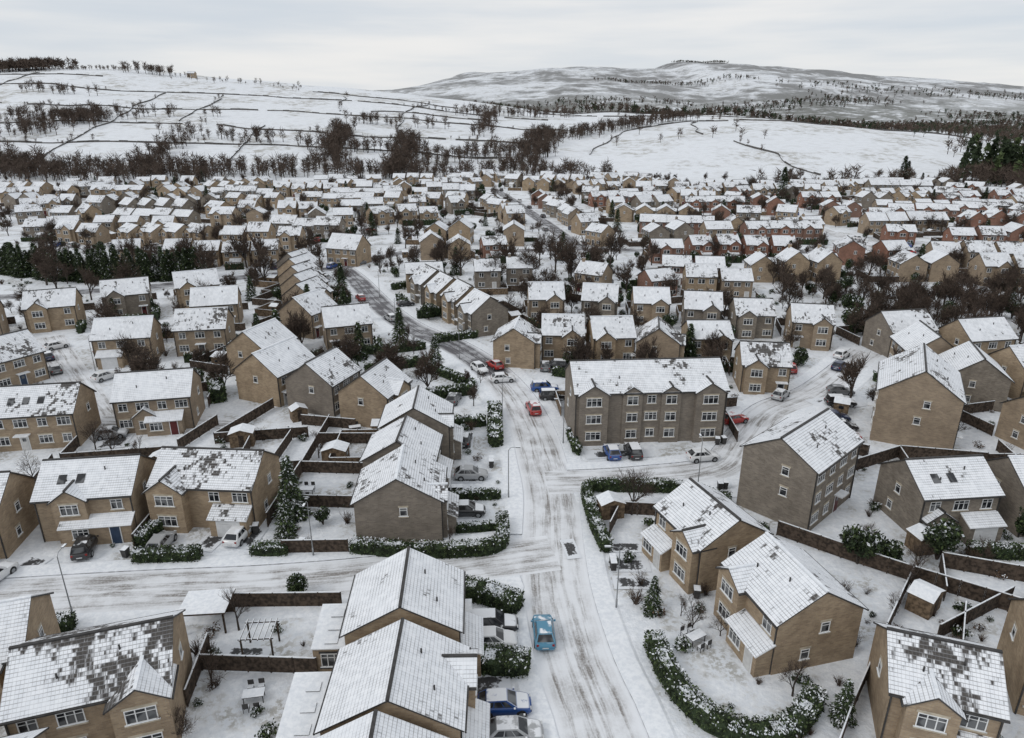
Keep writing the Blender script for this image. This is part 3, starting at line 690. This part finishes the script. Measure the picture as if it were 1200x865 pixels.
# distant woodland, one object per wood
def wood(trees,mats=(4,),n=60,name='distant_trees',con=False,wd=.013):
    mb=MB()
    for x,y,h in trees:
        z=T(x,y); b=Vector((x,y,z-.3)); w=h*.34; mm=R.choice(mats)
        if con:
            for _ in range(n):
                t=R.random(); a=R.uniform(0,6.28); rr=w*.65*(1-t)+.1
                p=b+Vector((math.cos(a)*rr,math.sin(a)*rr,h*t)); leafquad(mb,p,h*.11,mm)
            continue
        mb.tube(b,b+Vector((0,0,h*.5)),h*.022,h*.012,3,3)
        for _ in range(n):
            s=b+Vector((R.gauss(0,w*.2),R.gauss(0,w*.2),h*R.uniform(.25,.7))); d=Vector((R.gauss(0,.6),R.gauss(0,.6),R.uniform(.1,1))).normalized()
            e=s+d*h*R.uniform(.15,.36); o=d.orthogonal().normalized(); o.rotate(Matrix.Rotation(R.uniform(0,6.28),3,d)); o*=h*wd
            mb.face((s-o,s+o,e),mm)
    place(name,mb.mesh(name,VM))
def band(p,q,n,sp,h0,h1):
    return [(p[0]+(q[0]-p[0])*(t:=R.random())+R.gauss(0,sp),p[1]+(q[1]-p[1])*t+R.gauss(0,sp),R.uniform(h0,h1)) for _ in range(n)]
for p,q,n,sp in (((-420,495),(-150,482),300,11),((-330,465),(-190,455),130,7),((-150,474),(60,468),190,8),((-125,490),(-150,650),170,6),((-76,480),(-84,600),130,5),((5,490),(35,660),190,8),
   ((-400,590),(-375,690),190,14),((40,640),(180,770),180,8),((-300,470),(-430,545),130,10),((-160,555),(-30,545),45,3),((-290,600),(-170,585),40,4),((280,440),(380,440),140,12),((150,425),(300,418),60,5),((-250,480),(-262,570),55,5),((-480,560),(-440,700),60,7),((-60,520),(0,560),60,10),
   ((-350,690),(-280,700),16,5),((-520,800),(-450,780),26,6),((-30,640),(-20,800),50,5),((-150,700),(-60,690),30,4),((100,600),(180,620),10,20),((-60,800),(60,860),70,8)):
    wood(band(p,q,n,sp,7,16),n=60,wd=.015)
wood(band((-690,985),(-600,1005),200,14,12,19),n=40,wd=.03); wood(band((-490,975),(-450,975),24,8,12,18),n=50,wd=.02); wood(band((-440,965),(-260,960),34,8,5,10),n=40,wd=.02)
wood(band((-590,985),(-500,990),60,6,5,9),n=30,wd=.03)
wood(band((315,440),(420,500),280,18,14,24),(0,0,1),50,'distant_conifers',True)
wood(band((420,560),(600,900),360,45,9,15),(4,0,4),36,wd=.025)
for p,q,n,sp in (((150,1150),(1150,1230),1000,26),((260,1420),(1500,1600),900,45),((80,1010),(560,985),320,10),((650,900),(1050,1080),300,40),((500,1850),(1000,2050),320,40),((-60,1180),(250,1230),380,22),((900,2300),(2200,2050),500,60),((-100,1500),(400,1500),400,35),((-250,1900),(500,1950),260,30),((1000,1700),(1700,1800),350,40),((300,2500),(800,2450),180,25)):
    wood(band(p,q,n,sp,10,18),(4,4,0),12,wd=.065)
wood(band((730,3390),(960,3400),260,14,8,14),(0,4),10,wd=.06)
# dry stone walls
WL=[[(-420,560),(-250,575),(-100,560),(0,540)],[(-480,640),(-300,655),(-130,630),(20,600)],[(-560,740),(-400,725),(-230,760),(-60,720),(60,690)],[(-640,860),(-450,840),(-300,870),(-120,830),(40,790)],
[(-330,480),(-360,650),(-390,840)],[(-200,500),(-225,650)],[(-90,560),(-110,720),(-100,900)],[(-300,655),(-330,860)],
[(205,470),(190,560),(165,640),(180,740)],[(60,560),(120,690),(260,765),(420,740),(500,650)],[(60,900),(300,880),(600,950)],[(-180,760),(-200,905)],[(30,950),(500,1050)],[(200,880),(260,1050)],
[(-560,740),(-600,950)],[(-150,780),(-20,750)],[(-650,930),(-500,915)],[(-250,930),(-60,880)]]
mb=MB()
for wi,w in enumerate(WL):
    c=smooth(w,8)
    c=[Vector((p.x+9*noise.noise(Vector((p.x/45,p.y/45,wi))),p.y+12*noise.noise(Vector((p.x/50,p.y/50,wi+9))),0)) for p in c]
    for a,b in zip(c,c[1:]):
        if noise.noise(Vector((a.x/40,a.y/40,3)))>.42: continue
        a=Vector((a.x,a.y,T(a.x,a.y)-.2)); b=Vector((b.x,b.y,T(b.x,b.y)-.2)); hh=R.uniform(1.0,1.7)
        d=(b-a).normalized(); n=Vector((d.y,-d.x,0))*.3; u=Vector((0,0,hh))
        mb.face((a-n,b-n,b-n+u,a-n+u)); mb.face((b+n,a+n,a+n+u,b+n+u)); mb.face((a-n+u,b-n+u,b+n+u,a+n+u),1)
place('dry_stone_wall',mb.mesh('dry_stone_wall',[M_wall,M_snow]))
tr=[]
for w in WL[:9]+WL[9:14]:
    for p in smooth(w,7):
        if noise.noise(Vector((p.x/60,p.y/60,21)))>.08 and R.random()<.7: tr.append((p.x+R.uniform(-2,2),p.y+R.uniform(-2,2),R.uniform(2,9)))
wood(tr,n=50,name='hedgerow_trees',wd=.02)
for x,y in ((330,1000),(350,1010),(380,1000),(560,1080),(-420,985)):
    place('farmhouse',VAR[R.randrange(3)][0],x,y,T(x,y)-.3,R.uniform(-20,20),1.1)
# ------------------------------------------------------------------ cars
def car_mesh(paint,L=4.3,h=1.48,est=False):
    mb=MB(); k=L/4.3
    ST=[(-2.13,.40,.72,.70),(-2.06,.30,.88,.80),(-1.85,.24,.98,.86),(-1.2,.20,1.0,.89),(-.3,.19,.97,.9),(.75,.19,.95,.9),(1.3,.2,.90,.88),(1.8,.23,.80,.84),(2.05,.28,.68,.76),(2.14,.38,.58,.66)]
    rings=[]
    for (x,zb,zt,w) in ST:
        x*=k; rings.append([(x,-w*.9,zb),(x,-w,zb+.14),(x,-w,zt-.22),(x,-w*.93,zt-.05),(x,-w*.78,zt),(x,w*.78,zt),(x,w*.93,zt-.05),(x,w,zt-.22),(x,w,zb+.14),(x,w*.9,zb)])
    b=len(mb.v)
    for r in rings: mb.v.extend(r)
    for i in range(len(rings)-1):
        for j in range(10):
            j2=(j+1)%10; mb.f.append((b+i*10+j,b+i*10+j2,b+(i+1)*10+j2,b+(i+1)*10+j)[::-1]); mb.m.append(0); mb.sm.append(j not in(9,))
    mb.face(rings[0][::-1],0); mb.face(rings[-1],0)
    xr0,xr1=(-1.75,.25) if est else (-1.35,.2)
    B=[(-1.98*k,-.80,.95),(1.02*k,-.80,.92),(1.02*k,.80,.92),(-1.98*k,.80,.95)]; Tp=[(xr0*k,-.62,h-.04),(xr1*k,-.62,h-.02),(xr1*k,.62,h-.02),(xr0*k,.62,h-.04)]
    for i in range(4):
        j=(i+1)%4; q=[Vector(B[i]),Vector(B[j]),Vector(Tp[j]),Vector(Tp[i])]; mb.face(q,0)
        n=(q[1]-q[0]).cross(q[2]-q[0]).normalized()*.012
        def pt(u,v): return q[0]*(1-u)*(1-v)+q[1]*u*(1-v)+q[2]*u*v+q[3]*(1-u)*v+n
        if i in (0,2):
            for (u0,u1) in ((.10,.36),(.39,.66),(.69,.90)): mb.face((pt(u0,.12),pt(u1,.12),pt(u1*.96+.02,.88),pt(u0*.96+.02,.88)),1)
        else: mb.face((pt(.06,.1),pt(.94,.1),pt(.92,.9),pt(.08,.9)),1)
    mb.face([(a,c*.97,z+.035) for a,c,z in Tp],0)
    for i in range(4):
        j=(i+1)%4; mb.face((Tp[i],Tp[j],(Tp[j][0],Tp[j][1]*.97,Tp[j][2]+.035),(Tp[i][0],Tp[i][1]*.97,Tp[i][2]+.035)),0)
    for wx in (-1.28*k,1.32*k):
        for sy in (-1,1):
            mb.cyl((wx,sy*.70,.32),(wx,sy*.915,.32),.33,16,2); mb.cyl((wx,sy*.915,.32),(wx,sy*.925,.32),.21,10,3)
            mb.cyl((wx,sy*.80,.34),(wx,sy*.905,.34),.38,16,2)
    for sy in (-1,1):
        mb.box(2.02*k,2.12*k,sy*.58-.14,sy*.58+.14,.58,.70,4); mb.box(-2.12*k,-2.03*k,sy*.64-.1,sy*.64+.1,.70,.88,5)
        mb.box(.72*k,.86*k,sy*.98-.09,sy*.98+.09,.95,1.08,0)
    mb.box(2.10*k,2.16*k,-.4,.4,.34,.48,2); mb.box(-2.15*k,-2.11*k,-.26,.26,.5,.6,4)
    return mb.mesh('parked_car',[paint,M_glass,M_rubber,M_metal,M_lens,M_tail])
PC={k:carpaint('car_paint_'+k,c) for k,c in dict(black=(.02,.02,.022),white=(.7,.71,.72),silver=(.35,.36,.37),grey=(.12,.125,.13),blue=(.015,.07,.26),sky=(.06,.22,.34),red=(.38,.025,.02),navy=(.015,.025,.07)).items()}
CM={(k,e):car_mesh(p,4.1 if not e else 4.5,1.46 if not e else 1.62,e) for k,p in PC.items() for e in (False,True)}
FAR=['black','black','white','silver','silver','grey','grey','navy','blue','red','white']
CARS=[(2.7,47.4,92,'sky',0),(-1.7,48.4,2,'black',1),(-1.6,46.4,2,'white',0),(-.6,39.7,3,'blue',0),(.2,37.2,3,'silver',0),(3.2,94.8,100,'red',1),(5.2,103,5,'blue',1),(6.4,99.5,3,'black',1),
(-5,74.7,2,'silver',0),(-5,66.6,2,'black',0),(-6.4,84.2,88,'black',0),(-9,98.4,80,'grey',0),(-43.4,59.8,105,'black',1),(-28.6,61.9,84,'white',0),(-49.4,54.8,80,'white',1),(13,80.6,95,'blue',0),(15.8,80.9,94,'black',1),
(32,90.8,20,'red',0),(34,75.5,40,'white',0),(52,101.5,-6,'grey',0),(50,97,-4,'black',1),(46.5,88.5,-4,'black',0),(46.8,91.5,-4,'navy',0),(45.5,85.4,-4,'red',0),(-3,113.6,120,'red',0),(-5.6,111.8,-60,'white',0),
(48,112,80,'red',0),(-1.5,107,10,'white',0),(-36,60.3,90,'silver',0),(9,121,60,'white',0),(23.5,109,10,'grey',0),(60,119,45,'white',0),(57,113,45,'navy',0),(42,100,50,'silver',0),
(-26,143,120,'silver',0),(-68,108,60,'white',0),(-75,121,55,'grey',0),(-36,160,115,'red',0),(-86,124,50,'white',0),(12.5,262,100,'grey',0),(22,110.5,10,'navy',0),(-55,86,15,'silver',0),(28.5,109,0,'black',0),(24.5,79.4,10,'white',0)]
for x,y,a,c,e in CARS: place('parked_car',CM[(c,bool(e))],x,y,.04,a)
for i in range(3,len(RA)):
    for p,q in zip(RC[i],RC[i][1:]):
        if R.random()<.10:
            d=(q-p).normalized(); s=R.choice((-1,1)); w=ROADS[i][1]/2-1
            place('parked_car',CM[(R.choice(FAR),R.random()<.4)],p.x+d.y*s*w,p.y-d.x*s*w,.05,math.degrees(math.atan2(d.y,d.x)))
for (x,y,rot,L,D) in PL:
    if 100<y<330 and R.random()<.35:
        c,s=math.cos(math.radians(rot)),math.sin(math.radians(rot)); u,v=R.uniform(-3,3),-D/2-3.6
        X,Y=x+u*c-v*s,y+u*s+v*c
        if free(X,Y,1.2): place('parked_car',CM[(R.choice(FAR),R.random()<.4)],X,Y,.02,rot+90)
# ------------------------------------------------------------------ street furniture
mb=MB(); mb.cyl((0,0,0),(0,0,1.0),.09,8,0); mb.tube((0,0,1),(0,0,6.2),.06,.04,8,0); mb.tube((0,0,6.2),(.25,0,6.5),.035,.03,6,0); mb.tube((.25,0,6.5),(.9,0,6.58),.03,.03,6,0)
mb.box(.8,1.35,-.1,.1,6.53,6.64,0,2); mb.box(.85,1.3,-.07,.07,6.50,6.53,1)
lamp=mb.mesh('street_lamp',[M_metal,M_lens,M_snow])
for x,y,a in ((-.4,70,0),(9.4,51,180),(-39,50,90),(-1.4,92,0),(6.9,84,180),(-9.5,118,40),(-20,58.8,-90),(-24,137,-30),(22,72,90),(-32,163,-20),(42,102,120),(-72,112,0),(26,250,180),(3,300,0)): place('street_lamp',lamp,x,y,0,a)
mb=MB(); q0=[(-.24,-.28,.06),(.24,-.28,.06),(.24,.25,.06),(-.24,.25,.06)]; q1=[(-.29,-.36,.98),(.29,-.36,.98),(.29,.34,.98),(-.29,.34,.98)]
for i in range(4):
    j=(i+1)%4; mb.face((q0[i],q0[j],q1[j],q1[i]),0)
mb.face(q0[::-1],0); mb.slab([(-.31,-.4,1.02),(.31,-.4,1.02),(.31,.36,1.08),(-.31,.36,1.08)],.06,1,0); mb.box(-.26,.26,.36,.42,1.0,1.05,0)
for s in (-.27,.27): mb.cyl((s-.03,.26,.1),(s+.03,.26,.1),.1,10,0)
binm=mb.mesh('wheelie_bin',[M_dark,M_snow])
for x,y in ((-2.6,78.3),(-2.6,77.4),(-6.8,71),(-6.1,71),(9.9,57.4),(9.9,56.6),(-7.5,71),(24.6,71.9),(25.3,72.1),(-27.2,63),(-38.8,58.7),(17,52.5),(27.6,83.8),(28.5,84),(-9.6,50),(-21.5,60.2)): place('wheelie_bin',binm,x,y,.02,R.uniform(-15,15))
def shed(w,d,h,roofm=1):
    mb=MB(); mb.face([(-w/2,-d/2,0),(w/2,-d/2,0),(w/2,-d/2,h),(0,-d/2,h+.45),(-w/2,-d/2,h)],0); mb.face([(w/2,d/2,0),(-w/2,d/2,0),(-w/2,d/2,h),(0,d/2,h+.45),(w/2,d/2,h)],0)
    mb.face([(w/2,-d/2,0),(w/2,d/2,0),(w/2,d/2,h),(w/2,-d/2,h)],0); mb.face([(-w/2,d/2,0),(-w/2,-d/2,0),(-w/2,-d/2,h),(-w/2,d/2,h)],0)
    for s in (-1,1): mb.slab([(s*(w/2+.12),-d/2-.12,h-.02),(s*(w/2+.12),d/2+.12,h-.02),(0,d/2+.12,h+.53),(0,-d/2-.12,h+.53)],.06,1,0)
    mb.box(-.35,.35,-d/2-.03,-d/2,0,1.75,2); mb.fbox((w/2,0,0),(0,1,0),(1,0,0),-.35,.35,1.0,1.5,0,.02,3)
    return mb.mesh('garden_shed',[M_fence2,M_snow,M_fence,M_glass])
SH=[shed(2.2,1.8,1.8),shed(2.6,2,1.9),shed(3,2.2,2.0)]
for x,y,a in ((10.9,66.5,10),(-22.5,79,0),(-31,92,30),(37,51,40),(27.5,54,20),(42,60,10),(-36.2,84,10),(-44,77,0),(34,80,40),(44.5,84,10),(62,75,0),(-18.3,87,90)): place('garden_shed',R.choice(SH),x,y,0,a)
for (x,y,rot,L,D) in PL:
    if y>85 and y<300 and R.random()<.45:
        c,s=math.cos(math.radians(rot)),math.sin(math.radians(rot)); u,v=R.uniform(-2.5,2.5),D/2+4.2; X,Y=x+u*c-v*s,y+u*s+v*c
        if free(X,Y,1.3) and road_d(X,Y)>2: place('garden_shed',R.choice(SH),X,Y,0,rot+180)
# gazebo, pergola, garden furniture, low extension
mb=MB()
for sx in (-1.7,1.7):
    for sy in (-1.3,1.3): mb.box(sx-.07,sx+.07,sy-.07,sy+.07,0,2.2,0)
mb.box(-2,2,-1.6,1.6,2.2,2.36,0,1); mb.box(-1.7,1.7,1.24,1.3,.1,1.0,0)
place('garden_gazebo',mb.mesh('garden_gazebo',[M_fence,M_snow]),-26.4,49.0,0,5)
mb=MB()
for sx in (-1.2,1.2):
    for sy in (-1,1): mb.box(sx-.06,sx+.06,sy-.06,sy+.06,0,2.0,0,1)
for sy in (-1,1): mb.box(-1.4,1.4,sy-.04,sy+.04,2.0,2.12,0,1)
for i in range(6): mb.box(-1.2+i*.48-.03,-1.2+i*.48+.03,-1.3,1.3,2.12,2.22,0,1)
place('garden_pergola',mb.mesh('garden_pergola',[M_fence,M_snow]),-20.8,45.8,0,4)
mb=MB(); mb.box(-.8,.8,-.45,.45,.68,.74,0,1)
for sx in (-.7,.7):
    for sy in (-.35,.35): mb.box(sx-.03,sx+.03,sy-.03,sy+.03,0,.68,0)
for sy in (-1,1):
    for sx in (-.4,.4):
        mb.box(sx-.22,sx+.22,sy-.2,sy+.2,.42,.46,0,1); mb.box(sx-.22,sx+.22,sy*1.2-.02,sy*1.2+.02,.46,.9,0)
        for a in (-.19,.19):
            for b in (-.17,.17): mb.box(sx+a-.02,sx+a+.02,sy+b-.02,sy+b+.02,0,.42,0)
tab=mb.mesh('patio_table_set',[M_dark,M_snow])
for x,y,a in ((-19.6,40.6,10),(15.5,46.8,30),(38,60.5,20),(-24,71,0),(-22,88,20)): place('patio_table_set',tab,x,y,0,a)
def exten(w,d,h):
    mb=MB(); mb.box(-w/2,w/2,-d/2,d/2,0,h,0); mb.slab([(-w/2-.1,-d/2-.1,h+.12),(w/2+.1,-d/2-.1,h+.12),(w/2+.1,d/2+.1,h+.75),(-w/2-.1,d/2+.1,h+.75)],.1,1,2)
    mb.face([(-w/2,d/2,h),(w/2,d/2,h),(w/2,d/2,h+.7),(-w/2,d/2,h+.7)],0)
    for i in range(3):
        y=-d/2+d*(i+.6)/3.3; z=h+.14+.63*(y+d/2)/d; mb.slab([(-.5,y-.45,z),(.5,y-.45,z),(.5,y+.35,z+.08),(-.5,y+.35,z+.08)],.05,1,4)
    window(mb,(0,-d/2,0),(1,0,0),(0,-1,0),0,.6,1.6,1.3,True)
    return mb.mesh('house_extension',[M_buff,M_snow,M_frame,M_glass,M_dark,M_dark,M_dark,M_dark,M_snow],True)
place('house_extension',exten(3.2,5.6,2.3),-14.3,37.4,0,2); place('house_extension',exten(2.8,4.4,2.3),-14.4,45.6,0,2)
# ------------------------------------------------------------------ camera / light / sky
cam=bpy.data.cameras.new('camera'); co=bpy.data.objects.new('camera',cam); COL.objects.link(co); scene.camera=co
co.location=(0,0,42); co.rotation_euler=(math.radians(69.6),0,0); cam.sensor_width=36; cam.lens=24.33; cam.clip_end=30000; cam.clip_start=.5
sun=bpy.data.lights.new('sun','SUN'); so=bpy.data.objects.new('sun',sun); COL.objects.link(so); sun.energy=.8; sun.angle=math.radians(18); sun.color=(1,.97,.93)
so.rotation_euler=(math.radians(48),0,math.radians(-60)); so.location=(0,0,100)
w=bpy.data.worlds.new('World'); scene.world=w; w.use_nodes=True; nt=NT(w); bg=nt.n['Background']; bg.inputs['Strength'].default_value=.1
sky=nt.add('ShaderNodeTexSky'); sky.sky_type='NISHITA'; sky.sun_disc=False; sky.sun_elevation=math.radians(42); sky.sun_rotation=math.radians(240)
tc=nt.add('ShaderNodeTexCoord').outputs['Generated']
v=nt.vmath('MULTIPLY',tc,(1.6,1.6,13.0))
n=nt.noise(v,1.3,5,.5); n2=nt.noise(nt.vmath('MULTIPLY',tc,(3,3,40.0)),1.0,4,.5)
f=nt.rng(nt.math('ADD',nt.math('MULTIPLY',n,.7),nt.math('MULTIPLY',n2,.3)),.36,.64)
cl=nt.mix(f,(6.6,7.1,7.7),(8.8,8.7,8.6))
nt.link(nt.mix(.93,sky.outputs[0],cl),bg.inputs['Color'])
scene.view_settings.view_transform='Standard'; scene.view_settings.look='None'; scene.view_settings.exposure=0
print('OBJ',len(bpy.data.objects))
